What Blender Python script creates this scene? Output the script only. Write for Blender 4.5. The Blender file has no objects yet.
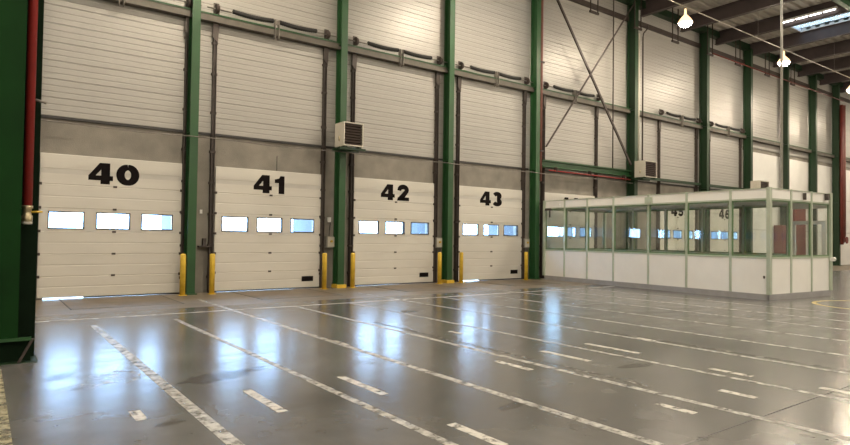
import bpy, math, random
from mathutils import Matrix, Vector
random.seed(7)
S = bpy.context.scene
COL = S.collection

# ------------------------------------------------------------------ camera
YAW, PITCH, ROLL = math.radians(36.397), math.radians(1.337), math.radians(0.770)
fw = Vector((math.sin(YAW)*math.cos(PITCH), math.cos(YAW)*math.cos(PITCH), math.sin(PITCH)))
rt = Vector((math.cos(YAW), -math.sin(YAW), 0)); up = rt.cross(fw)
r2 = math.cos(ROLL)*rt + math.sin(ROLL)*up; u2 = -math.sin(ROLL)*rt + math.cos(ROLL)*up
cam = bpy.data.objects.new('camera', bpy.data.cameras.new('camera')); COL.objects.link(cam)
cam.matrix_world = Matrix(((r2.x, u2.x, -fw.x, 0), (r2.y, u2.y, -fw.y, 0), (r2.z, u2.z, -fw.z, 1.5), (0, 0, 0, 1)))
cam.data.sensor_width = 36; cam.data.lens = 602.9/850*36; cam.data.clip_end = 300
S.camera = cam

# ------------------------------------------------------------------ sky, exposure
SKY = 25.0
w = bpy.data.worlds.new('sky'); S.world = w; w.use_nodes = True
w.node_tree.nodes['Background'].inputs[0].default_value = (0.40, 0.655, 1.0, 1)
w.node_tree.nodes['Background'].inputs[1].default_value = SKY
S.view_settings.view_transform = 'Standard'; S.view_settings.look = 'None'
S.view_settings.exposure = 0.22; S.view_settings.gamma = 1; S.view_settings.use_curve_mapping = False
LAMP = 500.0

# ------------------------------------------------------------------ materials
MATS = {}
def mat(name, col, rough=.5, metal=0., var=.12, scale=3., bump=0., bscale=30., spec=.5, stretch=(1, 1, 1), col2=None):
    m = bpy.data.materials.new(name); m.use_nodes = True; MATS[name] = m
    n, l = m.node_tree.nodes, m.node_tree.links; b = n['Principled BSDF']
    b.inputs['Roughness'].default_value = rough; b.inputs['Metallic'].default_value = metal
    b.inputs['Specular IOR Level'].default_value = spec
    tc = n.new('ShaderNodeTexCoord'); mp = n.new('ShaderNodeMapping'); mp.inputs['Scale'].default_value = stretch
    l.new(tc.outputs['Object'], mp.inputs[0])
    no = n.new('ShaderNodeTexNoise'); no.inputs['Scale'].default_value = scale; no.inputs['Detail'].default_value = 5
    l.new(mp.outputs[0], no.inputs['Vector'])
    rp = n.new('ShaderNodeValToRGB'); rp.color_ramp.elements[0].position = .3; rp.color_ramp.elements[1].position = .7
    c2 = col2 or tuple(c*(1+var) for c in col); c1 = tuple(c*(1-var) for c in col)
    rp.color_ramp.elements[0].color = (*c1, 1); rp.color_ramp.elements[1].color = (*c2, 1)
    l.new(no.outputs[0], rp.inputs[0]); l.new(rp.outputs[0], b.inputs['Base Color'])
    if bump:
        n2 = n.new('ShaderNodeTexNoise'); n2.inputs['Scale'].default_value = bscale; n2.inputs['Detail'].default_value = 4
        l.new(mp.outputs[0], n2.inputs['Vector'])
        bp = n.new('ShaderNodeBump'); bp.inputs['Strength'].default_value = bump; bp.inputs['Distance'].default_value = .02
        l.new(n2.outputs[0], bp.inputs['Height']); l.new(bp.outputs[0], b.inputs['Normal'])
    return m
def glass(name, tint, f0, mul=1.0):
    m = bpy.data.materials.new(name); m.use_nodes = True; MATS[name] = m
    n, l = m.node_tree.nodes, m.node_tree.links; n.remove(n['Principled BSDF'])
    g = n.new('ShaderNodeNewGeometry'); dt = n.new('ShaderNodeVectorMath'); dt.operation = 'DOT_PRODUCT'
    l.new(g.outputs['Incoming'], dt.inputs[0]); l.new(g.outputs['Normal'], dt.inputs[1])
    def mt(op, a, b=None):
        x = n.new('ShaderNodeMath'); x.operation = op
        for i, v in enumerate((a, b)):
            if v is None: continue
            if isinstance(v, (int, float)): x.inputs[i].default_value = v
            else: l.new(v, x.inputs[i])
        return x.outputs[0]
    k = mt('POWER', mt('SUBTRACT', 1.0, mt('ABSOLUTE', dt.outputs['Value'])), 5.0)
    f = mt('MULTIPLY', mt('ADD', f0, mt('MULTIPLY', k, 1-f0)), mul)
    tr = n.new('ShaderNodeBsdfTransparent'); tr.inputs[0].default_value = (*tint, 1)
    gl = n.new('ShaderNodeBsdfGlossy'); gl.inputs['Roughness'].default_value = .03
    gl.inputs['Color'].default_value = (1, 1, 1, 1)
    mx = n.new('ShaderNodeMixShader'); l.new(f, mx.inputs[0]); l.new(tr.outputs[0], mx.inputs[1]); l.new(gl.outputs[0], mx.inputs[2])
    l.new(mx.outputs[0], n['Material Output'].inputs[0]); return m
def emit(name, col, s):
    m = bpy.data.materials.new(name); m.use_nodes = True; MATS[name] = m
    n, l = m.node_tree.nodes, m.node_tree.links; n.remove(n['Principled BSDF'])
    e = n.new('ShaderNodeEmission'); e.inputs[0].default_value = (*col, 1); e.inputs[1].default_value = s
    l.new(e.outputs[0], n['Material Output'].inputs[0]); return m

mat('cladding', (.35, .337, .313), .42, 0.1, .06, 1.2, 0, spec=.6, stretch=(.3, 1, 2))
mat('white_wall', (.72, .71, .68), .5, 0, .04, 1.5)
mat('concrete_wall', (.225, .206, .176), .85, 0, .16, 2.2, .25, 40)
mat('door_panel', (.58, .555, .50), .42, 0, .035, 1.6, .03, 60, stretch=(.5, 1, 3))
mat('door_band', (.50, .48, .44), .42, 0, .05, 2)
mat('black_paint', (.005, .003, .003), .8, 0, .2, spec=.15)
mat('rubber', (.02, .019, .018), .8, 0, .2)
mat('frame_dark', (.035, .033, .032), .5, 0, .2)
mat('galvanised', (.22, .20, .18), .5, .5, .2, 8)
mat('rail_brown', (.062, .050, .044), .55, .3, .2, 6)
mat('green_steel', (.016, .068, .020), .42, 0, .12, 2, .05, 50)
mat('green_shaded', (.007, .030, .009), .45, 0, .15, 2)  # darker copy of the column green, dim light on the right-hand columns painted in
mat('green_dark', (.008, .030, .010), .5, 0, .15, 2)
mat('green_big', (.003, .030, .004), .7, 0, .3, 1.5, .05, 30, spec=.15)
mat('green_recess_shade', (.004, .012, .005), .8, 0, .2, spec=.1)  # shade in the big column's recess, put into the colour as near-black green
mat('riser_red', (.13, .022, .016), .5, 0, .2, 4)
mat('girt_grey', (.10, .088, .072), .6, 0, .15, 5)
mat('red_pipe', (.27, .020, .016), .4, 0, .12, 4)
mat('primer_red', (.16, .06, .045), .6, 0, .2, 4)
mat('yellow_paint', (.62, .40, .03), .45, 0, .14, 6, col2=(.70, .47, .05))
mat('brass', (.45, .38, .24), .35, .8, .15, 10)
mat('beige_metal', (.50, .47, .40), .5, 0, .06, 3)
mat('pole_grey', (.30, .29, .26), .5, .2, .1, 5)
mat('slat_dark', (.10, .075, .065), .5, .2, .15, 8)
mat('grey_box', (.26, .25, .22), .5, 0, .1, 5)
mat('beam_brown', (.055, .040, .040), .6, 0, .2, 2)
mat('deck', (.46, .43, .38), .55, .1, .12, 2)
mat('white_panel', (.74, .735, .71), .45, 0, .03, 2)
mat('alu_green', (.42, .47, .38), .38, .2, .06, 5)
mat('alu_dark', (.13, .22, .11), .45, 0, .1, 5)
mat('kick_grey', (.28, .275, .28), .55, 0, .1, 4)
mat('dark_angle', (.045, .032, .028), .55, .2, .2, 6)
mat('shelter_blue', (.06, .066, .075), .7, 0, .25, 2)
mat('yard', (.42, .41, .39), .9, 0, .1, 1)
mat('apron', (.165, .135, .098), .42, 0, .22, 1.6, .06, 12, stretch=(.6, 1.6, 1))
mat('leveler_steel', (.145, .112, .078), .45, .1, .22, 2.5, .05, 20)
mat('plain_wall', (.55, .53, .49), .6, 0, .06, 1)
glass('window_pane', (.94, .97, 1.0), .05, 1.2)
glass('office_glass', (.955, .975, .96), .05, 1.0)
glass('skylight_pane', (.33, .30, .27), .05, 1.2)
emit('lamp_glow', (1.0, .855, .655), LAMP)
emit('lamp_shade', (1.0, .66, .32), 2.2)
emit('glint_glow', (1.0, .95, .90), 6.0)

def floor_mat(name):
    m = bpy.data.materials.new(name); m.use_nodes = True; MATS[name] = m
    n, l = m.node_tree.nodes, m.node_tree.links; b = n['Principled BSDF']
    tc = n.new('ShaderNodeTexCoord')
    def noise(scale, detail, st=(1, 1, 1), dist=0.):
        mp = n.new('ShaderNodeMapping'); mp.inputs['Scale'].default_value = st; l.new(tc.outputs['Object'], mp.inputs[0])
        t = n.new('ShaderNodeTexNoise'); t.inputs['Scale'].default_value = scale; t.inputs['Detail'].default_value = detail
        t.inputs['Distortion'].default_value = dist; l.new(mp.outputs[0], t.inputs['Vector']); return t.outputs[0]
    def ramp(src, a, b_, c1, c2):
        r = n.new('ShaderNodeValToRGB'); r.color_ramp.elements[0].position = a; r.color_ramp.elements[1].position = b_
        r.color_ramp.elements[0].color = (*c1, 1); r.color_ramp.elements[1].color = (*c2, 1); l.new(src, r.inputs[0]); return r.outputs[0]
    big = ramp(noise(.35, 6, (1, 1, 1), .6), .3, .7, (.084, .082, .078), (.168, .164, .156))
    fine = ramp(noise(3.5, 5, (1, .6, 1)), .3, .75, (.84, .84, .84), (1.12, 1.12, 1.12))
    mx = n.new('ShaderNodeMix'); mx.data_type = 'RGBA'; mx.blend_type = 'MULTIPLY'; mx.inputs[0].default_value = 1
    l.new(big, mx.inputs[6]); l.new(fine, mx.inputs[7])
    st = ramp(noise(.9, 3), .50, .70, (1, 1, 1), (.70, .69, .68))
    m2 = n.new('ShaderNodeMix'); m2.data_type = 'RGBA'; m2.blend_type = 'MULTIPLY'; m2.inputs[0].default_value = .7
    l.new(mx.outputs[2], m2.inputs[6]); l.new(st, m2.inputs[7])
    l.new(m2.outputs[2], b.inputs['Base Color'])
    bp = n.new('ShaderNodeBump'); bp.inputs['Strength'].default_value = .05; bp.inputs['Distance'].default_value = .02
    l.new(noise(3.0, 3, (.5, 2.2, 1)), bp.inputs['Height']); l.new(bp.outputs[0], b.inputs['Normal'])
    rr = n.new('ShaderNodeMapRange'); rr.inputs['To Min'].default_value = .195; rr.inputs['To Max'].default_value = .25
    rr.inputs['From Min'].default_value = .3; rr.inputs['From Max'].default_value = .7
    l.new(noise(1.5, 3, (1, 2, 1)), rr.inputs['Value']); l.new(rr.outputs[0], b.inputs['Roughness'])
    b.inputs['Specular IOR Level'].default_value = .7
floor_mat('floor')
def worn_paint(name, col, lo, hi, rough=.4):
    m = bpy.data.materials.new(name); m.use_nodes = True; MATS[name] = m
    n, l = m.node_tree.nodes, m.node_tree.links; b = n['Principled BSDF']
    b.inputs['Base Color'].default_value = (*col, 1); b.inputs['Roughness'].default_value = rough
    g = n.new('ShaderNodeNewGeometry')
    t = n.new('ShaderNodeTexNoise'); t.inputs['Scale'].default_value = 9; t.inputs['Detail'].default_value = 8; t.inputs['Roughness'].default_value = .7
    l.new(g.outputs['Position'], t.inputs['Vector'])
    r = n.new('ShaderNodeValToRGB'); r.color_ramp.elements[0].position = lo; r.color_ramp.elements[1].position = hi
    l.new(t.outputs[0], r.inputs[0])
    tr = n.new('ShaderNodeBsdfTransparent'); mx = n.new('ShaderNodeMixShader')
    l.new(r.outputs[0], mx.inputs[0]); l.new(tr.outputs[0], mx.inputs[1]); l.new(b.outputs[0], mx.inputs[2])
    l.new(mx.outputs[0], n['Material Output'].inputs[0])
worn_paint('line_white', (.46, .45, .42), .33, .58)
worn_paint('line_bright', (.55, .53, .48), .34, .52)
worn_paint('line_faint', (.22, .21, .185), .44, .66)
worn_paint('line_yellow', (.58, .46, .17), .26, .5)
worn_paint('stain_dark', (.075, .066, .056), .36, .80, .25)
worn_paint('scuff_pale', (.34, .33, .31), .46, .60, .25)
worn_paint('line_cream', (.36, .33, .22), .36, .60)

# ------------------------------------------------------------------ mesh helpers
class MB:
    def __init__(s): s.v = []; s.f = []; s.sm = []
    def box(s, x0, x1, y0, y1, z0, z1):
        o = len(s.v)
        s.v += [(x0,y0,z0),(x1,y0,z0),(x1,y1,z0),(x0,y1,z0),(x0,y0,z1),(x1,y0,z1),(x1,y1,z1),(x0,y1,z1)]
        for q in ((0,3,2,1),(4,5,6,7),(0,1,5,4),(1,2,6,5),(2,3,7,6),(3,0,4,7)): s.f.append(tuple(o+i for i in q)); s.sm.append(False)
        return s
    def bbox(s, x0, x1, y0, y1, z0, z1, c):
        # box whose edges parallel to z and front rim are chamfered
        pts = [(x0+c,y0),(x1-c,y0),(x1,y0+c),(x1,y1-c),(x1-c,y1),(x0+c,y1),(x0,y1-c),(x0,y0+c)]
        return s.prism(pts, 'z', z0, z1)
    def prism(s, pts, axis, a, b):
        o = len(s.v); n = len(pts)
        for t in (a, b):
            for p, q in pts:
                s.v.append({'x': (t,p,q), 'y': (p,t,q), 'z': (p,q,t)}[axis])
        s.f.append(tuple(o+i for i in range(n))[::-1]); s.f.append(tuple(o+n+i for i in range(n))); s.sm += [False, False]
        for i in range(n): s.f.append((o+i, o+(i+1)%n, o+n+(i+1)%n, o+n+i)); s.sm.append(False)
        return s
    def tube(s, pts, r, n=8, cap=True):
        pts = [Vector(p) for p in pts]; rings = []
        rs = r if isinstance(r, (list, tuple)) else [r]*len(pts)
        for i, p in enumerate(pts):
            d = (pts[min(i+1, len(pts)-1)] - pts[max(i-1, 0)]).normalized()
            a = d.orthogonal().normalized() if abs(d.z) < .99 else Vector((1, 0, 0))
            if abs(d.z) < .99: a = d.cross(Vector((0, 0, 1))).normalized()
            b = d.cross(a).normalized(); o = len(s.v); rings.append(o)
            for k in range(n):
                t = 2*math.pi*k/n; s.v.append(tuple(p + rs[i]*(math.cos(t)*a + math.sin(t)*b)))
        for i in range(len(rings)-1):
            for k in range(n):
                k2 = (k+1) % n
                s.f.append((rings[i]+k, rings[i+1]+k, rings[i+1]+k2, rings[i]+k2)); s.sm.append(True)
        if cap:
            s.f.append(tuple(rings[0]+k for k in range(n))); s.f.append(tuple(rings[-1]+k for k in range(n))[::-1]); s.sm += [False, False]
        return s
    def lathe(s, prof, cx, cy, n=16):
        return s.tube([(cx, cy, z) for r, z in prof], [r for r, z in prof], n)
    def bar(s, a, b, w_, h):
        # rectangular bar between two points
        a = Vector(a); b = Vector(b); d = (b-a).normalized()
        u = d.cross(Vector((0, 1, 0)))
        u = u.normalized() if u.length > 1e-4 else Vector((1, 0, 0)); v = d.cross(u).normalized(); o = len(s.v)
        for p in (a, b):
            for i, j in ((-1,-1),(1,-1),(1,1),(-1,1)): s.v.append(tuple(p + u*i*w_/2 + v*j*h/2))
        for q in ((0,1,2,3),(7,6,5,4),(0,4,5,1),(1,5,6,2),(2,6,7,3),(3,7,4,0)): s.f.append(tuple(o+i for i in q)); s.sm.append(False)
        return s
    def mesh(s, name, m):
        me = bpy.data.meshes.new(name); me.from_pydata(s.v, [], s.f); me.materials.append(MATS[m])
        me.polygons.foreach_set('use_smooth', s.sm)
        import bmesh
        bm = bmesh.new(); bm.from_mesh(me); bmesh.ops.recalc_face_normals(bm, faces=bm.faces); bm.to_mesh(me); bm.free()
        return me
    def build(s, name, m, parent=None, loc=(0, 0, 0)):
        """vertices are in the parent's local space (or world when top-level); loc is the object's origin in that space"""
        L = Vector(loc); s.v = [tuple(Vector(v)-L) for v in s.v]
        return link(name, s.mesh(name, m), parent, loc)
def link(name, me, parent=None, loc=(0, 0, 0)):
    o = bpy.data.objects.new(name, me); COL.objects.link(o); o.location = loc
    if parent is not None: o.parent = parent
    return o
def tag(o, label=None, cat=None, group=None, kind=None):
    if label: o['label'] = label
    if cat: o['category'] = cat
    if group: o['group'] = group
    if kind: o['kind'] = kind
    return o
def empty(name, loc, label=None, cat=None, group=None, kind=None, rz=0):
    o = bpy.data.objects.new(name, None); COL.objects.link(o); o.location = loc; o.rotation_euler.z = rz; o.empty_display_size = .2
    return tag(o, label, cat, group, kind)
def copy_tree(o, parent=None):
    c = o.copy(); COL.objects.link(c); c.parent = parent
    for ch in list(o.children): copy_tree(ch, c)
    return c

WY = 15.75           # inner face of the dock wall
ZC = 4.06            # top of the concrete, bottom of the cladding
ZR = 11.95           # underside of the roof deck
DW = 2.99
DOORS = [(40, 1.025), (41, 4.845), (42, 8.925), (43, 12.975), (44, 17.15), (45, 24.75), (46, 29.05)]
COLS = [4.18, 8.32, 12.30, 16.38, 22.30, 28.10, 32.45, 36.75, 40.55, 44.05]
XL, XR, YF = -13.0, 58.0, -20.0

# ------------------------------------------------------------------ floor
fl = MB().box(XL, XR, YF, 12.62, -.2, 0).build('floor', 'floor'); tag(fl, 'polished grey concrete warehouse floor with worn white lines', 'floor', kind='structure')
MB().box(XL, XR, 12.635, WY+.27, -.2, 0).build('apron_slab', 'apron', fl)
MB().box(XL, XR, 12.60, 12.64, -.2, -.004).build('joint', 'rubber', fl)
MB().box(1, XR, 2.445, 2.46, -.2, .0008).build('joint', 'frame_dark', fl)
for n_, x0 in DOORS[:4]:
    g = x0+.42
    lv = MB().box(g, g+2.08, 13.42, WY-.12, -.02, .004).build('dock_leveler', 'leveler_steel', fl)
    for a in (g, g+2.08): MB().box(a-.012, a+.012, 13.4, WY-.12, -.02, .006).build('gap_strip', 'frame_dark', lv)
def line(x0, x1, y0, y1, m='line_white', name='floor_line', z=.002):
    MB().box(x0, x1, y0, y1, -.004, z).build(name, m, fl, ((x0+x1)/2, (y0+y1)/2, 0))
for i, (x, y1, wd) in enumerate(((.17, 8.0, .10), (1.50, 11.0, .105), (2.775, 11.1, .08), (4.035, 14.15, .095), (5.36, 11.85, .085), (6.66, 11.85, .07),
                         (8.02, 13.8, .075), (9.27, 11.85, .07), (10.62, 11.85, .07), (11.98, 13.6, .08), (13.25, 11.85, .08), (14.62, 11.85, .08))):
    line(x-wd/2, x+wd/2, -6, y1, 'line_cream' if i == 0 else 'line_white', 'lane_line')
line(.3, 16.2, 11.81, 11.88, 'line_bright', 'cross_line', .0025)
for x, y0, y1 in ((2.10, 4.84, 5.70), (3.12, 4.84, 5.71), (3.08, 3.18, 3.79), (5.08, 4.82, 5.40), (6.05, 4.77, 5.55), (5.02, 2.83, 3.2),
                  (6.01, 2.78, 3.13), (7.02, 4.74, 5.60), (6.92, 3.24, 3.72), (4.08, 7.3, 7.7), (8.1, 5.2, 5.5), (1.08, 5.25, 5.55), (7.0, 2.2, 2.6), (6.05, 7.2, 7.5)):
    line(x-.045, x+.045, y0, y1, 'line_bright', 'dash_mark')
for x, y0, y1 in ((5.55, 3.6, 9), (8.2, 2.6, 6)): line(x-.04, x+.04, y0, y1, 'line_faint', 'lane_line')
# stains and a scuffed round patch
def blotch(name, m, cx, cy, rx, ry, rot=0., n=26, jag=.18, z=.0015):
    pts = []
    for k in range(n):
        t = 2*math.pi*k/n; r = 1+random.uniform(-jag, jag); x, y = rx*r*math.cos(t), ry*r*math.sin(t)
        pts.append((cx+x*math.cos(rot)-y*math.sin(rot), cy+x*math.sin(rot)+y*math.cos(rot)))
    MB().prism(pts, 'z', -.004, z).build(name, m, fl, (cx, cy, 0))
blotch('stain', 'stain_dark', 2.05, 6.42, .42, .20, .25); blotch('stain', 'stain_dark', 2.5, 6.55, .16, .10, .4)
blotch('stain', 'stain_dark', 6.85, 9.9, .30, .10); blotch('stain', 'stain_dark', 5.4, 13.6, .16, .07); blotch('stain', 'stain_dark', .72, 7.3, .10, .22, -.6)
blotch('stain', 'stain_dark', 1.25, 5.05, .12, .07, .3); blotch('stain', 'stain_dark', 3.9, 3.9, .22, .06, .2); blotch('stain', 'stain_dark', 6.3, 4.3, .25, .08, -.2)
blotch('scuff', 'scuff_pale', 1.17, 6.95, .24, .30); blotch('scuff', 'scuff_pale', .85, 6.7, .2, .14); blotch('scuff', 'scuff_pale', 8.1, 7.6, .3, .05); blotch('scuff', 'scuff_pale', 11.2, 8.8, .4, .06)
# faded yellow ring painted beside the office corner
mb = MB(); N = 40; cx, cy, R0 = 17.05, 5.10, 1.28
for k in range(N):
    a, b = 2*math.pi*k/N, 2*math.pi*(k+1)/N; o = len(mb.v)
    for z in (-.004, .002):
        for t, r in ((a, R0-.05), (b, R0-.05), (b, R0+.05), (a, R0+.05)): mb.v.append((cx+r*math.cos(t), cy+r*math.sin(t), z))
    for q in ((4,5,6,7),(3,2,1,0),(0,1,5,4),(2,3,7,6)): mb.f.append(tuple(o+i for i in q)); mb.sm.append(False)
mb.build('painted_ring', 'line_yellow', fl)

# ------------------------------------------------------------------ dock wall: concrete base with openings, cladding trays above
wb = MB(); xs = XL
for n_, x0 in DOORS:
    wb.box(xs, x0+.12, WY, WY+.25, -.2, ZC); wb.box(x0+.12, x0+DW-.12, WY, WY+.25, 3.12, ZC); xs = x0+DW-.12
wb.box(xs, XR, WY, WY+.25, -.2, ZC)
wb.box(XL, XR, WY+.02, WY+.25, ZC, 12.6)
wall = wb.build('wall_back', 'concrete_wall'); tag(wall, 'dock wall of grey concrete below cream ribbed metal cladding', 'wall', kind='structure')
for x0, x1 in ((XL, 4.13), (4.39, 16.3), (16.5, 22.2), (22.4, 33.0)):
    MB().box(x0, x1, WY-.05, WY+.01, ZC-.035, ZC+.02).build('drip_shadow_strip', 'frame_dark', wall)  # dark strip standing in for the shadow line below the cladding
# lintel joints and pilaster course lines
for x in (6.52,): MB().box(x-.008, x+.008, WY-.004, WY, 3.25, 3.66).build('joint', 'rubber', wall)
NR = 19; RH = (ZR-ZC)/NR
bays = [(XL, -8.0), (-8.0, -4.0), (-4.0, .14), (.14, COLS[0])] + list(zip(COLS[:-1], COLS[1:])) + [(COLS[-1], 49.), (49., 54.), (54., XR)]
def tray_profile():
    # (y, z) of one 415 mm tray: deep joint at the bottom, two shallow grooves
    f = WY-.045; d = WY-.033
    return [(d, 0), (d, .018), (f, .032), (f, .128), (f+.007, .136), (f+.007, .154), (f, .162), (f, .262), (f+.007, .270), (f+.007, .288), (f, .296), (f, RH-.012), (d, RH-.002), (WY+.03, RH-.002), (WY+.03, 0)]
for bx0, bx1 in bays:
    low = bx0 >= 32.
    me = MB().prism([(y, z) for y, z in tray_profile()], 'x', 0, bx1-bx0-.012).mesh('cladding_tray', 'cladding')
    for k in range(NR):
        z = ZC+k*RH
        if low and z < 6.3: continue
        link('cladding_tray', me, wall, (bx0+.006, 0, z))
    if low:   # smooth white panels below
        for z0, z1 in ((.0, 2.1), (2.12, 4.25), (4.27, 6.33)):
            MB().box(bx0+.01, bx1-.01, WY-.045, WY+.01, z0, z1).build('wall_panel', 'white_wall', wall)
    # girt under the spring shafts
    MB().box(bx0, bx1, WY-.26, WY-.03, 6.90, 7.06).build('girt', 'girt_grey', wall)
    MB().box(bx0, bx1, WY-.28, WY-.03, 7.062, 7.10).build('girt_flange', 'green_steel', wall)
    MB().box(bx0, bx1, WY-.16, WY-.03, 10.90, 11.08).build('girt', 'dark_angle', wall)
# green cross beams low in the braced bay and the one beside it
MB().prism([(15.36, 4.16), (15.6, 4.16), (15.6, 4.20), (15.50, 4.20), (15.50, 4.38), (15.6, 4.38), (15.6, 4.42), (15.36, 4.42), (15.36, 4.38), (15.46, 4.38), (15.46, 4.20), (15.36, 4.20)], 'x', 16.72, 22.16).build('cross_beam', 'green_steel', wall)
MB().box(22.45, 27.95, 15.48, 15.6, 4.14, 4.26).build('cross_beam', 'green_dark', wall)
MB().box(28.25, 32.3, 15.48, 15.6, 4.14, 4.26).build('cross_beam', 'green_dark', wall)

# ------------------------------------------------------------------ other walls
w2 = MB().box(XL-.3, XL, YF, WY+.25, -.2, 12.6).build('wall_left', 'plain_wall'); tag(w2, 'plain cream end wall left of the green column', 'wall', kind='structure')
w3 = MB().box(XR, XR+.3, YF, WY+.25, -.2, 12.6).build('wall_right', 'plain_wall'); tag(w3, 'plain cream end wall far right of the hall', 'wall', kind='structure')
w4 = MB().box(XL-.3, XR+.3, YF-.3, YF, -.2, 12.6).build('wall_front', 'plain_wall'); tag(w4, 'plain cream wall on the far side of the hall', 'wall', kind='structure')

# ------------------------------------------------------------------ roof: ribbed deck between brown beams, skylights
ceil = empty('ceiling', (0, 0, ZR), 'dark ribbed steel roof deck on deep brown beams', 'roof', kind='structure')
BEAMS = [29.54+3.15*k for k in range(-13, 9)]
edges = [XL]+[b for b in BEAMS if XL+.5 < b < XR-.5]+[XR]
def deck_profile(y0, y1):
    pts = []; P = .40; y = y0
    while y < y1-.01:
        e = min(y+P, y1); pts += [(y, .09), (y+.05, .09), (y+.09, 0), (min(y+.24, e), 0), (min(y+.28, e), .09)]; y = e
    pts.append((y1, .09)); return pts + [(y1, .13), (y0, .13)]
SKYBAYS = {edges.index(b) for b in edges if any(abs(b-t) < .1 for t in (29.54-3.15*5, 29.54, 29.54+3.15*5, 29.54-3.15*10))}
SEG = [(-11.8, -2.8), (3.0, 12.9)]
for i in range(len(edges)-1):
    a, b = edges[i], edges[i+1]
    def deck(x0, x1, y0, y1):
        MB().prism(deck_profile(y0, y1), 'x', x0, x1).build('deck_sheet', 'deck', ceil, (0, 0, 0))
    if i in SKYBAYS:
        s0, s1 = a+.85, b-.14
        deck(a, s0, YF, WY+.1); deck(s1, b, YF, WY+.1)
        ys = [YF]+[t for sg in SEG for t in sg]+[WY+.1]
        for j in range(0, len(ys), 2): deck(s0, s1, ys[j], ys[j+1])
        for y0, y1 in SEG:
            fr = MB(); fr.box(s0-.06, s0, y0-.06, y1+.06, -.04, .15).box(s1, s1+.06, y0-.06, y1+.06, -.04, .15).box(s0, s1, y0-.06, y0, -.04, .15).box(s0, s1, y1, y1+.06, -.04, .15)
            sf = fr.build('skylight_frame', 'white_panel', ceil)
            nb = 3
            for k in range(nb):
                t0 = y0+(y1-y0)*k/nb; t1 = y0+(y1-y0)*(k+1)/nb
                MB().box(s0, s1, t0+.02, t1-.02, .115, .125).build('skylight_pane', 'skylight_pane', sf)
                if k: MB().box(s0, s1, t0-.02, t0+.02, .10, .14).build('glazing_bar', 'white_panel', sf)
    else: deck(a, b, YF, WY+.1)
for b in edges[1:-1]:
    m = MB(); m.box(b-.02, b+.02, YF, WY-.12, -.60, -.03).box(b-.11, b+.11, YF, WY-.12, -.63, -.60).box(b-.11, b+.11, YF, WY-.12, -.03, .0)
    m.build('roof_beam', 'beam_brown', ceil)
m = MB().box(XL, XR, 9.39, 9.41, -.92, -.66).box(XL, XR, 9.30, 9.50, -.95, -.92).box(XL, XR, 9.30, 9.50, -.66, -.635)
m.build('main_girder', 'green_steel', ceil)
MB().box(XL, XR, WY-.34, WY-.04, -.32, -.02).build('eaves_beam', 'green_dark', ceil)

# ------------------------------------------------------------------ outside: yard and dock shelters
gy = MB().box(-30, 75, WY+.26, 60, -1.4, -1.2).build('ground', 'yard'); tag(gy, 'pale concrete loading yard outside the dock doors', 'ground', kind='structure')

# ------------------------------------------------------------------ digits (flat painted print, extra bold)
def stroke(mb, pts, hw, y):
    """thick polyline: pts (x, z), half width hw -> quads in the plane y"""
    n = len(pts); o = len(mb.v)
    for i in range(n):
        a = Vector(pts[max(i-1, 0)]); b = Vector(pts[min(i+1, n-1)]); d = (b-a).normalized(); q = Vector((-d.y, d.x)); p = Vector(pts[i])
        w_ = hw[i] if isinstance(hw, list) else hw
        for s_ in (1, -1): mb.v.append((p.x+q.x*w_*s_, y, p.y+q.y*w_*s_))
    for i in range(n-1): mb.f.append((o+2*i, o+2*i+1, o+2*i+3, o+2*i+2)); mb.sm.append(False)
def arc(cx, cz, rx, rz, a0, a1, n=18):
    return [(cx+rx*math.cos(math.radians(a0+(a1-a0)*i/n)), cz+rz*math.sin(math.radians(a0+(a1-a0)*i/n))) for i in range(n+1)]
def poly(mb, pts, y):
    o = len(mb.v); mb.v += [(x, y, z) for x, z in pts]; mb.f.append(tuple(range(o, o+len(pts)))); mb.sm.append(False)
def digit(mb, ch, ox, oz, sx, sz, y):
    T = MB()                                     # unit cell: width 1, height 1
    if ch == '4':
        poly(T, [(-.02, .17), (-.02, .38), (.44, 1), (.50, 1), (.50, .68), (.28, .40), (.28, .17)], 0)
        poly(T, [(.50, 1), (.87, 1), (.87, .40), (.50, .40)], 0); poly(T, [(.28, .17), (.28, .40), (1.0, .40), (1.0, .17)], 0)
        poly(T, [(.48, 0), (.48, .17), (.87, .17), (.87, 0)], 0)
    elif ch == '0':
        pts = arc(.5, .5, .325, .37, 90, 450, 40); stroke(T, pts, [.135+.05*abs(math.cos(math.radians(90+360*i/40))) for i in range(41)], 0)
    elif ch == '1':
        poly(T, [(.16, .60), (.42, .60), (.42, 0), (.80, 0), (.80, 1), (.52, 1), (.44, .86), (.16, .80)], 0)
    elif ch == '2':
        pts = [(.20, .64)] + arc(.50, .70, .29, .19, 170, -40, 20) + [(.48, .30), (.30, .14)]
        stroke(T, pts, [.15]*2+[.155]*(len(pts)-4)+[.17, .18], 0); poly(T, [(.02, 0), (.97, 0), (.97, .23), (.10, .23)], 0)
    elif ch == '3':
        stroke(T, arc(.47, .735, .29, .145, 165, -95, 20), .15, 0); stroke(T, arc(.47, .28, .32, .155, 95, -165, 20), .15, 0)
    elif ch == '5':
        poly(T, [(.14, 1), (.90, 1), (.90, .78), (.40, .78), (.38, .46), (.08, .46)], 0); stroke(T, arc(.45, .32, .33, .20, 140, -165, 24), .125, 0)
    elif ch == '6':
        stroke(T, arc(.50, .32, .32, .205, 0, 360, 30), .125, 0); stroke(T, [(.20, .33), (.21, .52), (.28, .72), (.42, .85), (.58, .87), (.84, .76)], [.13, .13, .135, .13, .12, .10], 0)
    o = len(mb.v); mb.v += [(ox+x*sx, y, oz+z*sz) for x, _, z in T.v]; mb.f += [tuple(o+i for i in f) for f in T.f]; mb.sm += [False]*len(T.f)

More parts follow.
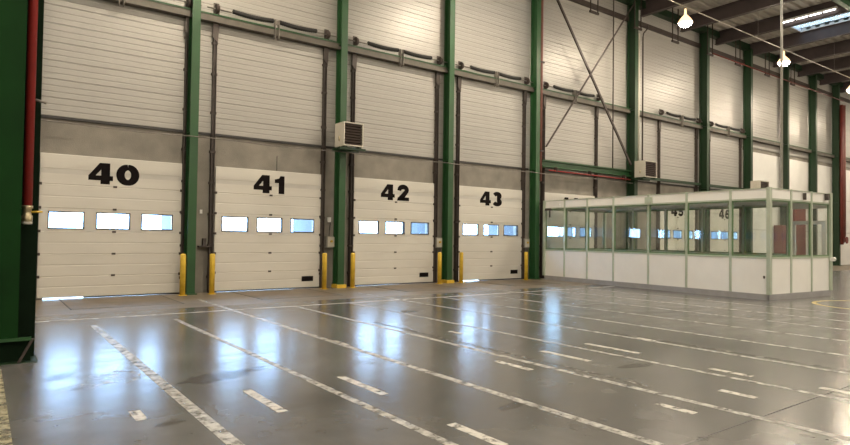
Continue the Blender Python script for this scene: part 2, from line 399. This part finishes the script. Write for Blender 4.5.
# ------------------------------------------------------------------ sectional dock doors (local origin: bottom left of the door leaf)
YD = 15.69
ZJ = [0.03, .50, 1.0, 1.51, 2.03, 2.56, 3.24]
WINX = [(.195, .855), (1.140, 1.810), (2.100, 2.765)]
WINZ = (1.590, 1.930)
def panel_prof(h):
    return [(-.002, 0), (-.012, .010), (-.012, h*.5-.018), (-.008, h*.5-.008), (-.008, h*.5+.008), (-.012, h*.5+.018), (-.012, h-.012), (-.002, h-.003), (-.002, h+.0), (.04, h), (.04, 0)]
PM = {}
def shared(key, fn):
    if key not in PM: PM[key] = fn()
    return PM[key]
def make_door(i, num, x0):
    d = empty('door_%d' % (i+1), (x0, YD, 0), 'white sectional dock door painted with the number %d' % num, 'dock door', kind='structure')
    for j in range(6):
        z0, z1 = ZJ[j], ZJ[j+1]
        if j == 3:       # window section, built around the three openings
            def fn():
                m = MB(); m.box(0, DW, -.012, .04, z0, WINZ[0]).box(0, DW, -.012, .04, WINZ[1], z1-.006)
                xs_ = [0]+[t for wx in WINX for t in wx]+[DW]
                for k in range(0, len(xs_), 2): m.box(xs_[k], xs_[k+1], -.012, .04, WINZ[0], WINZ[1])
                m.box(0, DW, -.002, .04, z1-.006, z1); return m.mesh('door_section', 'door_panel')
            p = link('door_section', shared('sec3', fn), d)
            for wx in WINX:
                def fr(wx=wx):
                    m = MB(); a, b = wx; c, e = WINZ; t = .026
                    m.box(a-t, a, -.022, .045, c-t, e+t).box(b, b+t, -.022, .045, c-t, e+t).box(a, b, -.022, .045, c-t, c).box(a, b, -.022, .045, e, e+t)
                    return m.mesh('window_frame', 'frame_dark')
                link('window_frame', shared(('wf', wx), fr), p)
                link('window_pane', shared(('wp', wx), lambda: MB().box(wx[0], wx[1], .008, .014, *WINZ).mesh('window_pane', 'window_pane')), p)
        else:
            pr_ = panel_prof(z1-z0)
            p = link('door_section', shared(('sec', j), lambda: MB().prism([(y, z+z0) for y, z in pr_], 'x', 0, DW).mesh('door_section', 'door_panel')), d)
            if j == 5:
                link('darker_band', shared('band', lambda: MB().box(.004, DW-.004, -.0135, 0, 2.80, 2.90).mesh('darker_band', 'door_band')), p)  # slightly darker band across the top section
        if j:
            link('hinge', shared(('h', j), lambda: MB().box(DW/2-.04, DW/2+.04, -.03, -.01, z0-.02, z0+.025).box(DW/2-.02, DW/2+.02, -.04, -.03, z0-.012, z0+.016).mesh('hinge', 'rail_brown')), d)
            for sx in (0, DW-.09):
                link('edge_hinge', shared(('eh', j, sx), lambda: MB().box(sx+(.05 if sx else -.02), sx+(.11 if sx else .04), -.035, -.01, z0-.03, z0+.03).box(sx+(.06 if sx else -.05), sx+(.15 if sx else .03), -.05, -.02, z0-.02, z0+.02).mesh('edge_hinge', 'rail_brown')), d)
    s0 = {40: .9, 43: .95}.get(num, 0.)
    MB().box(s0, DW, -.006, .035, .0045, .03).build('bottom_seal', 'rubber', d)
    if num != 40:
        MB().box(DW-.55, DW-.20, -.02, -.011, .20, .34).build('warning_plate', 'black_paint', d)
    # number
    nm = MB(); s_ = str(num); cxn = DW/2-.02+(.07 if num == 41 else 0)
    digit(nm, s_[0], cxn-.53, 2.615, .50, .49, -.0150); digit(nm, s_[1], cxn+(.04 if s_[1] != '1' else -.02), 2.615, .49 if s_[1] != '1' else .44, .49, -.0150)
    o = nm.build('door_number', 'black_paint', d); o['label'] = 'black painted number %d' % num
    # tracks
    for sx, sg in ((-.10, -1), (DW+.05, 1)):
        def tr(sx=sx):
            m = MB(); m.box(sx-.035, sx+.035, -.02, .055, 0, 7.0).box(sx-.045, sx-.03, -.085, .055, 0, 7.0).box(sx+.03, sx+.045, -.085, .055, 0, 7.0)
            for z in (.4, 1.2, 2.0, 2.8, 3.6, 4.6, 5.6, 6.4): m.box(sx-.07, sx+.07, -.06, .055, z-.03, z+.03)
            return m.mesh('track', 'rail_brown')
        link('track', shared(('tr', sx), tr), d)
        def pl(sx=sx): return MB().prism([(sx-.09, 6.55), (sx+.05, 6.40), (sx+.09, 6.95), (sx+.07, 7.42), (sx-.07, 7.42), (sx-.07, 6.95)], 'y', -.10, -.085).mesh('bearing_plate', 'rail_brown')
        link('bearing_plate', shared(('bp', sx), pl), d)
        def dr(sx=sx): return MB().tube([(sx-.045, -.17, 7.25), (sx-.035, -.17, 7.25), (sx+.035, -.17, 7.25), (sx+.045, -.17, 7.25)], [.12, .13, .11, .10], 14).mesh('cable_drum', 'dark_angle')
        link('cable_drum', shared(('dr', sx), dr), d)
    sh = link('spring_shaft', shared('shaft', lambda: MB().tube([(-.35, -.17, 7.25), (DW+.35, -.17, 7.25)], .018, 8).mesh('spring_shaft', 'galvanised')), d)
    for a, b in ((.30, DW/2-.09), (DW/2+.09, DW-.30)):
        def sp(a=a, b=b):
            pts = []; rs = []; n_ = 36
            for k in range(n_+1):
                t = k/n_; pts.append((a+(b-a)*t, -.17, 7.25+(.035-.09*4*t*(1-t)*.35))); rs.append(.062 if k % 2 else .054)
            return MB().tube(pts, rs, 10).mesh('torsion_spring', 'rubber')
        link('torsion_spring', shared(('sp', a), sp), sh)
    link('centre_bracket', shared('cb', lambda: MB().box(DW/2-.06, DW/2-.045, -.26, -.12, 6.80, 7.31).box(DW/2+.045, DW/2+.06, -.26, -.12, 6.80, 7.31).box(DW/2-.05, DW/2+.05, -.2, -.14, 7.20, 7.30).mesh('centre_bracket', 'galvanised')), d)
    # shelter outside
    for sx in (-.02, DW-.06):
        link('shelter_wing', shared(('sw', sx), lambda: MB().box(sx, sx+.08, .33, 1.75, -1.2, 3.7).mesh('shelter_wing', 'shelter_blue')), d)
    link('shelter_roof', shared('sr', lambda: MB().box(-.02, DW+.02, .33, 1.75, 3.7, 3.78).mesh('shelter_roof', 'shelter_blue')), d)
    return d
for i, (num, x0) in enumerate(DOORS): make_door(i, num, x0)

# ------------------------------------------------------------------ wall columns
def hcol(x, label, y0=15.30, w_=.27, dp=.31, base_yellow=False, top=ZR-.35, gm='green_steel'):
    c = empty('steel_column', (x, y0+dp/2, 0), label, 'column', 'green columns along the dock wall')
    h = w_/2; q = dp/2; t = .028
    link('front_flange', shared(('ff', w_, dp, top), lambda: MB().box(-h, h, -q, -q+t, 0, top).mesh('front_flange', gm)), c)
    link('rear_flange', shared(('rf', w_, dp, top), lambda: MB().box(-h, h, q-t, q, 0, top).mesh('rear_flange', gm)), c)
    link('web', shared(('wb', w_, dp, top), lambda: MB().box(-.012, .012, -q+t, q-t, 0, top).mesh('web', gm)), c)
    for z in (4.0, 7.0):
        link('stiffener', shared(('st', z, w_), lambda: MB().box(-h+.01, h-.01, -q+t, q-t, z, z+.02).mesh('stiffener', gm)), c)
    if base_yellow: MB().box(-h-.05, h+.05, -q-.06, q-.02, 0, .10).build('base_kerb', 'yellow_paint', c)
    else: MB().box(-h-.04, h+.04, -q-.05, q, 0, .025).build('base_plate', gm, c)
    return c
CL = ['green steel column between dock doors 40 and 41', 'green steel column behind the louvred heater between doors 41 and 42', 'green steel column between dock doors 42 and 43',
      'green steel column between door 43 and the office', 'green steel column right of the crossed braces', 'green steel column between doors 45 and 46',
      'green steel column where the ribbed wall turns smooth white', 'green steel column in line with the thin vertical pole', 'second green steel column from the red riser pipes', 'green steel column behind the red riser pipes']
for i, x in enumerate(COLS): hcol(x, CL[i], w_=.20 if i < 4 else .22, dp=.31 if i < 4 else .40, y0=15.30 if i < 4 else 15.22, base_yellow=i in (1, 2), gm='green_steel' if i < 4 else 'green_shaded')

# ------------------------------------------------------------------ big green column standing free in the foreground, left
bc = empty('steel_column', (.1, 8.45, 0), 'large dark green steel column at the left edge with red pipe', 'column')
MB().box(-.55, .27, -.20, -.165, .29, 11.3).build('front_flange', 'green_big', bc)
MB().box(-.03, .03, -.165, .14, 0, 11.3).build('web', 'green_big', bc)
MB().box(-.45, .455, .14, .18, 0, 11.3).build('rear_flange', 'green_recess_shade', bc)
MB().box(-.55, .40, -.225, -.165, .255, .29).build('base_ledge', 'green_steel', bc)
MB().box(-.45, .40, -.14, .14, .0, .255).build('base_box', 'green_recess_shade', bc)
MB().prism([(.40, .27), (.43, .27), (.30, .01), (.27, .01)], 'y', -.22, -.18).build('gusset', 'rail_brown', bc)
MB().box(-.6, .47, -.215, .2, 0, .012).build('base_plate', 'green_dark', bc)
rp = empty('red_pipe', (.435, 8.42, 1.78), 'red vertical sprinkler pipe on the large green column', 'pipe')
MB().tube([(0, 0, 0), (0, 0, 9.6)], .05, 14).build('pipe', 'red_pipe', rp)
MB().lathe([(.05, -.17), (.056, -.16), (.056, -.10), (.045, -.09), (.045, -.02), (.058, -.01), (.058, .02)], 0, 0, 14).build('valve', 'brass', rp)
MB().lathe([(.04, -.20), (.055, -.195), (.055, -.17)], 0, 0, 12).build('cap', 'beige_metal', rp)
MB().tube([(.04, -.02, -.055), (.15, -.04, -.05)], .011, 8).build('valve_handle', 'yellow_paint', rp)
for z in (1.27, 4.2): MB().tube([(.05, 0, z), (.16, .02, z-.02)], .016, 8).build('pipe_clamp', 'galvanised', rp)

# ------------------------------------------------------------------ bollards
def bollard(x, y, label):
    b = empty('bollard', (x, y, 0), label, 'bollard', 'yellow bollards guarding the dock doors')
    link('post', shared('bpost', lambda: MB().lathe([(.066, .012), (.066, .97), (.058, .995), (.03, 1.005)], 0, 0, 14).mesh('post', 'yellow_paint')), b)
    link('foot_plate', shared('bfoot', lambda: MB().box(-.09, .09, -.09, .09, 0, .012).mesh('foot_plate', 'yellow_paint')), b)
for x, l in ((3.965, 'yellow steel bollard at the left foot of the leftmost wall column'), (4.665, 'yellow steel bollard just right of the leftmost wall column'), (7.755, 'yellow steel bollard below the control box left of the heater column'),
             (8.66, 'yellow steel bollard just right of the heater column'), (11.82, 'yellow steel bollard left of the third wall column'), (12.72, 'yellow steel bollard right of the third wall column'), (15.74, 'yellow steel bollard nearest the glass office')):
    bollard(x, 15.22, l)

# ------------------------------------------------------------------ louvred heaters
def heater(x, y, z, w_, dp, h, label, bracket=True, ext=.09):
    u = empty('unit_heater', (x, y, z), label, 'heater', 'heaters mounted on the dock wall columns')
    c = MB(); t = .03
    c.box(0, t, 0, dp, 0, h).box(w_-t, w_, 0, dp, 0, h).box(t, w_-t, 0, dp, 0, t).box(t, w_-t, 0, dp, h-t, h).box(t, w_-t, dp-.02, dp, t, h-t)
    c.build('casing', 'beige_metal', u)
    MB().box(t, w_-t, .10, .12, t, h-t).build('coil', 'frame_dark', u)
    n = 8
    for k in range(n):
        z0 = t+(h-2*t)*(k+.15)/n
        MB().prism([(.0, z0), (.012, z0-.008), (.085, z0+.045), (.073, z0+.053)], 'x', t, w_-t).build('louvre', 'slat_dark', u)
    MB().tube([(-.02, dp*.45, h*.22), (-.02, dp*.45, h*.42)], .02, 8).build('cable_gland', 'brass', u)
    if bracket:
        MB().box(-.10, w_+.10, .03, .11, -.10, -.04).box(-.10, w_+.10, dp-.1, dp-.02, -.10, -.04).box(.05, .13, .02, dp+ext, -.045, 0).box(w_-.13, w_-.05, .02, dp+ext, -.045, 0).box(.05, w_-.05, dp+ext-.02, dp+ext, -.045, .0).build('bracket', 'green_dark', u)
heater(7.97, 14.62, 3.98, .62, .52, .66, 'beige louvred heater on the column between doors 41 and 42', ext=.16)
heater(22.05, 14.63, 4.10, .86, .5, .68, 'beige louvred heater above the office beside the crossed braces')
heater(32.1, 14.63, 3.95, .95, .5, .66, 'beige louvred heater above the office corner')

# ------------------------------------------------------------------ door controls
def control(x, z, label, hgt=.34, wd=.26, extra=True):
    c = empty('control_box', (x, WY-.06, z), label, 'control box', 'control boxes beside the dock doors')
    MB().bbox(-wd/2, wd/2, -.10, .06, 0, hgt, .015).build('housing', 'grey_box', c)
    MB().box(-wd/2+.03, wd/2-.03, -.112, -.10, .03, hgt-.03).build('cover', 'beige_metal', c)
    MB().tube([(0, -.11, hgt*.55), (0, -.15, hgt*.55)], .035, 10).build('switch_knob', 'yellow_paint', c)
    if extra:
        MB().box(-.06, .03, -.02, .06, .74, .88).build('push_button_box', 'white_panel', c)
        MB().tube([(0, .03, hgt), (.0, .0, .55), (.03, .02, .74)], .012, 6).build('cable', 'rubber', c)
control(8.14, 1.14, 'grey control box with yellow knob left of the second column')
control(12.09, 1.14, 'grey control box on the pillar between doors 42 and 43', extra=False)
control(16.17, 1.14, 'grey control box on the pillar right of door 43', extra=False)
br = empty('wall_bracket', (4.58, WY-.05, 1.16), 'dark steel shelf bracket on the pillar left of door 41', 'bracket')
MB().box(-.14, .14, -.12, .05, 0, .03).build('shelf', 'rail_brown', br); MB().box(-.03, .05, -.06, .05, .03, .22).build('lock_box', 'rail_brown', br); MB().box(-.10, -.04, .02, .05, .85, .95).build('push_button_box', 'white_panel', br)

# ------------------------------------------------------------------ services on the wall
cd = MB().tube([(.75, 15.24, 3.87)]+[(x, 15.24, 3.87+.02*math.sin(x*1.7)) for x in range(1, 23)]+[(22.1, 15.24, 3.87)], .014, 6).build('cable_run', 'galvanised', None, (.75, 15.24, 3.87)); tag(cd, 'thin grey cable run crossing in front of the wall columns', 'cable')
rd = empty('riser_pipe', (16.62, 15.40, 3.6), 'brown-red riser pipe beside the column right of door 43', 'pipe')
MB().tube([(0, 0, 0), (0, 0, 7.9)], .065, 12).build('pipe', 'primer_red', rd)
for z in (1.1, 4.4, 6.8): MB().box(-.10, .10, -.09, .07, z, z+.05).build('pipe_clamp', 'dark_angle', rd)
r2_ = empty('red_pipe', (16.9, 15.22, 4.02), 'thin red pipe running level above the office', 'pipe')
MB().tube([(0, 0, 0), (5.0, 0, -.02)], .022, 8).build('pipe', 'red_pipe', r2_)
for x in (.4, 2.4, 4.6): MB().box(x-.02, x+.02, -.03, .13, -.03, .145).build('pipe_clip', 'dark_angle', r2_)
for a, b, l in (((16.75, 15.30, 11.35), (22.05, 15.30, 4.66), 'dark diagonal brace falling from left to right over ribbed wall'), ((16.75, 15.22, 4.90), (22.05, 15.22, 11.45), 'thin diagonal brace rising from left to right over ribbed wall')):
    mid = tuple((p+q)/2 for p, q in zip(a, b)); thick = .085 if a[2] > b[2] else .055
    m = MB().bar(a, b, thick, .02).bar((a[0], a[1]+.03, a[2]-.02), (b[0], b[1]+.03, b[2]-.02), .02, .07)
    o = m.build('diagonal_brace', 'dark_angle', None, mid); tag(o, l, 'brace')
for x, z0, z1, r, m_, l in ((20.95, 4.43, 11.6, .025, 'dark_angle', 'thin dark conduit down the braced bay'), (22.72, 4.2, 10.4, .045, 'beige_metal', 'pale vertical conduit right of the dark fifth column'), (23.02, 4.86, 10.3, .03, 'dark_angle', 'dark conduit with a bent top above the second heater'), (32.75, 4.7, 11.3, .03, 'galvanised', 'grey conduit down the column above the corner heater'), (28.42, 4.4, 11.3, .03, 'galvanised', 'grey conduit beside the column between doors 45 and 46')):
    pts = [(x, 15.41, z0), (x, 15.41, z1)]
    if x == 23.02: pts += [(x+.06, 15.41, z1+.2), (x+.3, 15.41, z1+.42), (x+.36, 15.41, z1+.62)]
    o = MB().tube(pts, r, 8).build('conduit', m_, None, (x, 15.41, z0)); tag(o, l, 'conduit')
for k, x in enumerate((16.3, 19.15, 22.05, 24.9, 27.9, 30.6, 33.8, 36.9)):
    hb = empty('cable_hanger', (x, 15.15, 11.6), 'dark U-shaped cable hanger under the roof, number %d from the braced bay' % (k+1), 'hanger', 'U hangers along the top of the dock wall')
    hb['label'] = ['U-shaped hanger above the left end of the braced bay', 'U-shaped hanger in the middle of the braced bay top', 'U-shaped hanger just right of the dark fifth column', 'U-shaped hanger under the nearest visible lamp', 'U-shaped hanger just right of the column between doors 45 and 46', 'U-shaped hanger above door 46', 'U-shaped hanger above the left smooth white bay', 'U-shaped hanger behind the middle lamp'][k]
    MB().box(-.03, .0, -.02, .02, -1.12, .43).build('rod', 'dark_angle', hb); MB().box(.42, .45, -.02, .02, -1.12, .43).build('rod', 'dark_angle', hb); MB().box(-.06, .48, -.035, .035, -1.18, -1.10).build('rung', 'dark_angle', hb)
sp_ = empty('sprinkler_pipe', (28.3, 15.095, 10.53), 'dark red sprinkler pipe high along the wall under the roof', 'pipe')
MB().tube([(0, 0, 0), (16., 0, 0)], .03, 8).build('pipe', 'riser_red', sp_)
# red risers at the far column
rr_ = empty('riser_pipe', (44.0, 15.1, 1.35), 'dark red fire riser pipes on the farthest column', 'pipe')
MB().tube([(.02, 0, 0), (.02, 0, 8.9)], .10, 12).build('pipe', 'riser_red', rr_); MB().tube([(.32, 0, .5), (.32, 0, 8.9)], .13, 12).build('pipe', 'primer_red', rr_)
MB().tube([(.02, -.02, .1), (.25, -.02, .2), (.32, 0, .55)], .09, 10).build('elbow', 'riser_red', rr_)
MB().tube([(.12, -.22, .28), (.12, -.26, .28)], .22, 14).build('handwheel', 'riser_red', rr_); MB().tube([(.12, -.24, .28), (.12, 0, .28)], .03, 8).build('valve_stem', 'primer_red', rr_)
# red leaves beyond the office
fd = empty('fire_door', (39.15, WY-.13, 0), 'tall red sliding fire door on the white wall', 'door')
MB().box(-.72, .72, -.06, .06, 0, 4.1).build('leaf', 'riser_red', fd); MB().box(-.9, 1.6, -.09, -.05, 4.12, 4.2).build('rail', 'dark_angle', fd); MB().box(-.6, -.55, -.10, -.06, .9, 1.3).build('handle', 'galvanised', fd)
hc = empty('hose_cabinet', (36.2, WY-.35, 0), 'red hose cabinet by the white wall seen through the glass', 'cabinet')
MB().box(-.27, .27, -.2, .25, .05, 2.4).build('body', 'riser_red', hc); MB().box(-.25, .25, -.215, -.2, .1, 2.35).build('door', 'riser_red', hc); MB().box(.16, .2, -.24, -.215, 1.1, 1.3).build('handle', 'galvanised', hc); MB().box(-.27, .27, -.18, .22, 0, .05).build('plinth', 'rubber', hc)

# ------------------------------------------------------------------ glazed office
TH = math.radians(-3.8)
of = empty('glazed_office', (16.05, 7.10, 0), 'white panelled glass office booth standing against the dock wall', 'office', rz=TH)
MY = [0, 1.02, 2.32, 3.60, 4.92, 6.02, 7.06, 8.05]; MX = [0, 1.08, 2.16, 3.20]; LW, LY = 3.20, 8.05
ZK, ZS, ZG, ZT = .15, 1.08, 2.57, 2.86
def module(u0, u1, side, dark=False):
    """one bay of wall: side 'W' along y at x=0, 'E' along y at x=LW, 'S' along x at y=0, 'N' along x at y=LY"""
    def bx(m, a, b, d0, d1, z0, z1):
        if side == 'W': m.box(d0, d1, a, b, z0, z1)
        elif side == 'E': m.box(LW-d1, LW-d0, a, b, z0, z1)
        elif side == 'S': m.box(a, b, d0, d1, z0, z1)
        else: m.box(a, b, LY-d1, LY-d0, z0, z1)
        return m
    g = .028
    bx(MB(), u0, u1, .0, .05, 0, ZK).build('kick_plate', 'kick_grey', of)
    bx(MB(), u0+g, u1-g, .012, .048, ZK, ZS-.03).build('wall_panel', 'white_panel', of)
    bx(MB(), u0+g, u1-g, .012, .048, ZG+.03, ZT-.02).build('fascia_panel', 'white_panel', of)
    bx(MB(), u0+g, u1-g, .0, .06, ZS-.03, ZS+.02).build('sill', 'alu_green', of)
    bx(MB(), u0+g, u1-g, .0, .06, ZG-.01, ZG+.03).build('head_rail', 'alu_green', of)
    wf = MB(); t = .035
    bx(wf, u0+g, u0+g+t, .015, .045, ZS+.02, ZG-.01); bx(wf, u1-g-t, u1-g, .015, .045, ZS+.02, ZG-.01)
    bx(wf, u0+g+t, u1-g-t, .015, .045, ZS+.02, ZS+.02+t); bx(wf, u0+g+t, u1-g-t, .015, .045, ZG-.01-t, ZG-.01)
    f = wf.build('window_frame', 'alu_dark', of)
    bx(MB(), u0+g+t, u1-g-t, .028, .034, ZS+.02+t, ZG-.01-t).build('pane', 'office_glass', f)
    bx(MB(), u0, u1, -.005, .065, ZT-.02, ZT).build('cap_rail', 'alu_green', of)
def post(x0, x1, y0, y1): MB().box(x0, x1, y0, y1, ZK, ZT+.01).build('mullion', 'alu_green', of)
for a, b in zip(MY[:-1], MY[1:]): module(a, b, 'W')
for a, b in zip(MX[:-1], MX[1:]): module(a, b, 'S'); module(a, b, 'N')
for a, b in ((1.1, 2.45), (2.45, 3.85), (3.85, 5.25), (5.25, 6.65), (6.65, 8.05)): module(a, b, 'E')
for y in MY[1:-1]: post(-.012, .07, y-.03, y+.03)
for x in MX[1:-1]: post(x-.03, x+.03, -.012, .07); post(x-.03, x+.03, LY-.07, LY+.012)
for y in (1.1, 2.45, 3.85, 5.25, 6.65): post(LW-.07, LW+.012, y-.03, y+.03)
for x, y in ((0, 0), (LW, 0), (0, LY), (LW, LY)): post(x-.045 if x == 0 else x-.05, x+.05 if x == 0 else x+.045, y-.045 if y == 0 else y-.05, y+.05 if y == 0 else y+.045)
# half-glazed door in the far side
dr = MB().box(LW-.05, LW-.01, 0.10, 1.0, .05, 1.0).box(LW-.05, LW-.01, 0.10, 0.20, 1.0, 2.1).box(LW-.05, LW-.01, 0.90, 1.0, 1.0, 2.1).box(LW-.05, LW-.01, 0.20, 0.90, 2.0, 2.1).build('office_door', 'white_panel', of)
MB().box(LW-.035, LW-.028, 0.20, 0.90, 1.0, 2.0).build('pane', 'office_glass', dr); MB().box(LW-.12, LW-.05, 0.82, 0.92, 1.0, 1.03).build('handle', 'galvanised', dr)
MB().box(LW-.05, LW-.0, 0.06, 1.05, 2.45, ZT).build('transom_panel', 'white_panel', of)
MB().box(.05, LW-.05, .05, LY-.05, ZG+.06, ZG+.12).build('ceiling_panel', 'white_panel', of)
MB().box(.06, LW-.06, .06, LY-.06, .0, .02).build('floor_sheet', 'kick_grey', of)
# fittings on the fascia
MB().box(-.06, -.01, 7.25, 7.45, 2.60, 2.74).build('alarm_light', 'white_panel', of)
MB().box(-.07, -.01, 3.45, 3.68, 2.56, 2.78).build('junction_box', 'alu_green', of)
MB().box(1.66, 1.71, -.08, -.01, 2.62, 2.80).build('camera_arm', 'rail_brown', of)
MB().box(2.86, 2.96, -.10, -.01, 2.66, 2.84).build('speaker_box', 'rail_brown', of)
MB().tube([(3.22, -.09, 1.02), (3.10, -.09, 1.02)], .06, 10).build('door_bell', 'white_panel', of)
MB().box(-.03, -.01, .10, .14, .55, .62).build('lock_plate', 'rail_brown', of)
MB().box(-.04, .02, 7.72, 8.10, 2.50, 2.58).box(-.03, .0, 7.75, 7.79, 2.25, 2.5).box(-.03, .0, 8.0, 8.04, 2.25, 2.5).build('hook_rail', 'rail_brown', of)
# thin pole from the office roof to the hall roof
pl = empty('service_pole', (17.80, 7.55, ZT+.01), 'thin pale pole rising from the office roof to the ceiling', 'pole')
MB().tube([(0, 0, 0), (0, 0, ZR-.1-ZT)], .033, 10).build('pole', 'pole_grey', pl)
MB().box(-.1, .1, -.1, .1, -.15, .0).build('foot_plate', 'beige_metal', pl)

# ------------------------------------------------------------------ high-bay lamps on a conduit
def lamp(x, y, z, label, vis=True):
    p = empty('high_bay_lamp', (x, y, z), label, 'lamp', 'high bay lamps hung in rows')
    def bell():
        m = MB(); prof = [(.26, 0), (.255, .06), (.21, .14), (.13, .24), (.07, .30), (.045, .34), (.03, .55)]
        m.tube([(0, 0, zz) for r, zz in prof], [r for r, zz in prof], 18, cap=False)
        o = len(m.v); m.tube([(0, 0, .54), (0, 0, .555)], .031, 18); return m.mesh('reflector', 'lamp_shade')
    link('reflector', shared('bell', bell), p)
    def lens():
        m = MB(); prof = [(.03, -.14), (.12, -.125), (.2, -.075), (.245, .0), (.245, .03)]
        m.tube([(0, 0, zz) for r, zz in prof], [r for r, zz in prof], 16); return m.mesh('bulb', 'lamp_glow')
    link('bulb', shared('lens', lens), p)
    link('hook', shared('hook', lambda: MB().tube([(0, 0, .55), (0, 0, .606)], .016, 8).mesh('hook', 'galvanised')), p)
rows = [12.5, 4.5, -3.5, -11.5]
for ri, y in enumerate(rows):
    for k, x in enumerate((-4.0, 4.5, 13.0, 21.4, 29.7, 37.9, 46.5)):
        lab = 'glowing warm high bay lamp of the rows out of view'
        if ri == 0 and x == 21.4: lab = 'glowing warm lamp hung above the braced bay, leftmost'
        if ri == 0 and x == 29.7: lab = 'glowing warm lamp in front of the thin pole'
        if ri == 0 and x == 37.9: lab = 'glowing warm lamp at the right edge'
        lamp(x, y, 9.75, lab)
    o = MB().tube([(XL+.1, y, 10.378), (XR-.1, y, 10.378)], .02, 8).build('lamp_conduit', 'beige_metal', None, (0, y, 10.378))
    tag(o, ['pale conduit carrying the lamps along the dock wall', 'pale lamp conduit of the second row from the dock wall', 'pale lamp conduit of the third row from the dock wall', 'pale lamp conduit of the row farthest from the dock wall'][ri], 'conduit')
    for k in range(9):
        MB().tube([(-6+8.3*k, y, 10.39), (-6+8.3*k, y, ZR+.02)], .008, 5).build('suspension_wire', 'galvanised', o, (0, 0, 0)).location = (0, -y, -10.378)
tb = empty('beam_glint', (29.54-.13, 11.35, 11.55), 'broken line of light along a brown roof beam, made as glowing tubes', 'lamp')  # added glowing tubes standing in for reflected light on the beam side
MB().box(-.06, .09, -1.1, 1.1, .0, .09).build('glint_backing', 'white_panel', tb)
for k in range(4): MB().tube([(-.03, -1.05+.55*k, -.03), (-.03, -1.05+.55*k+.45, -.03)], .028, 8).build('tube', 'glint_glow', tb)
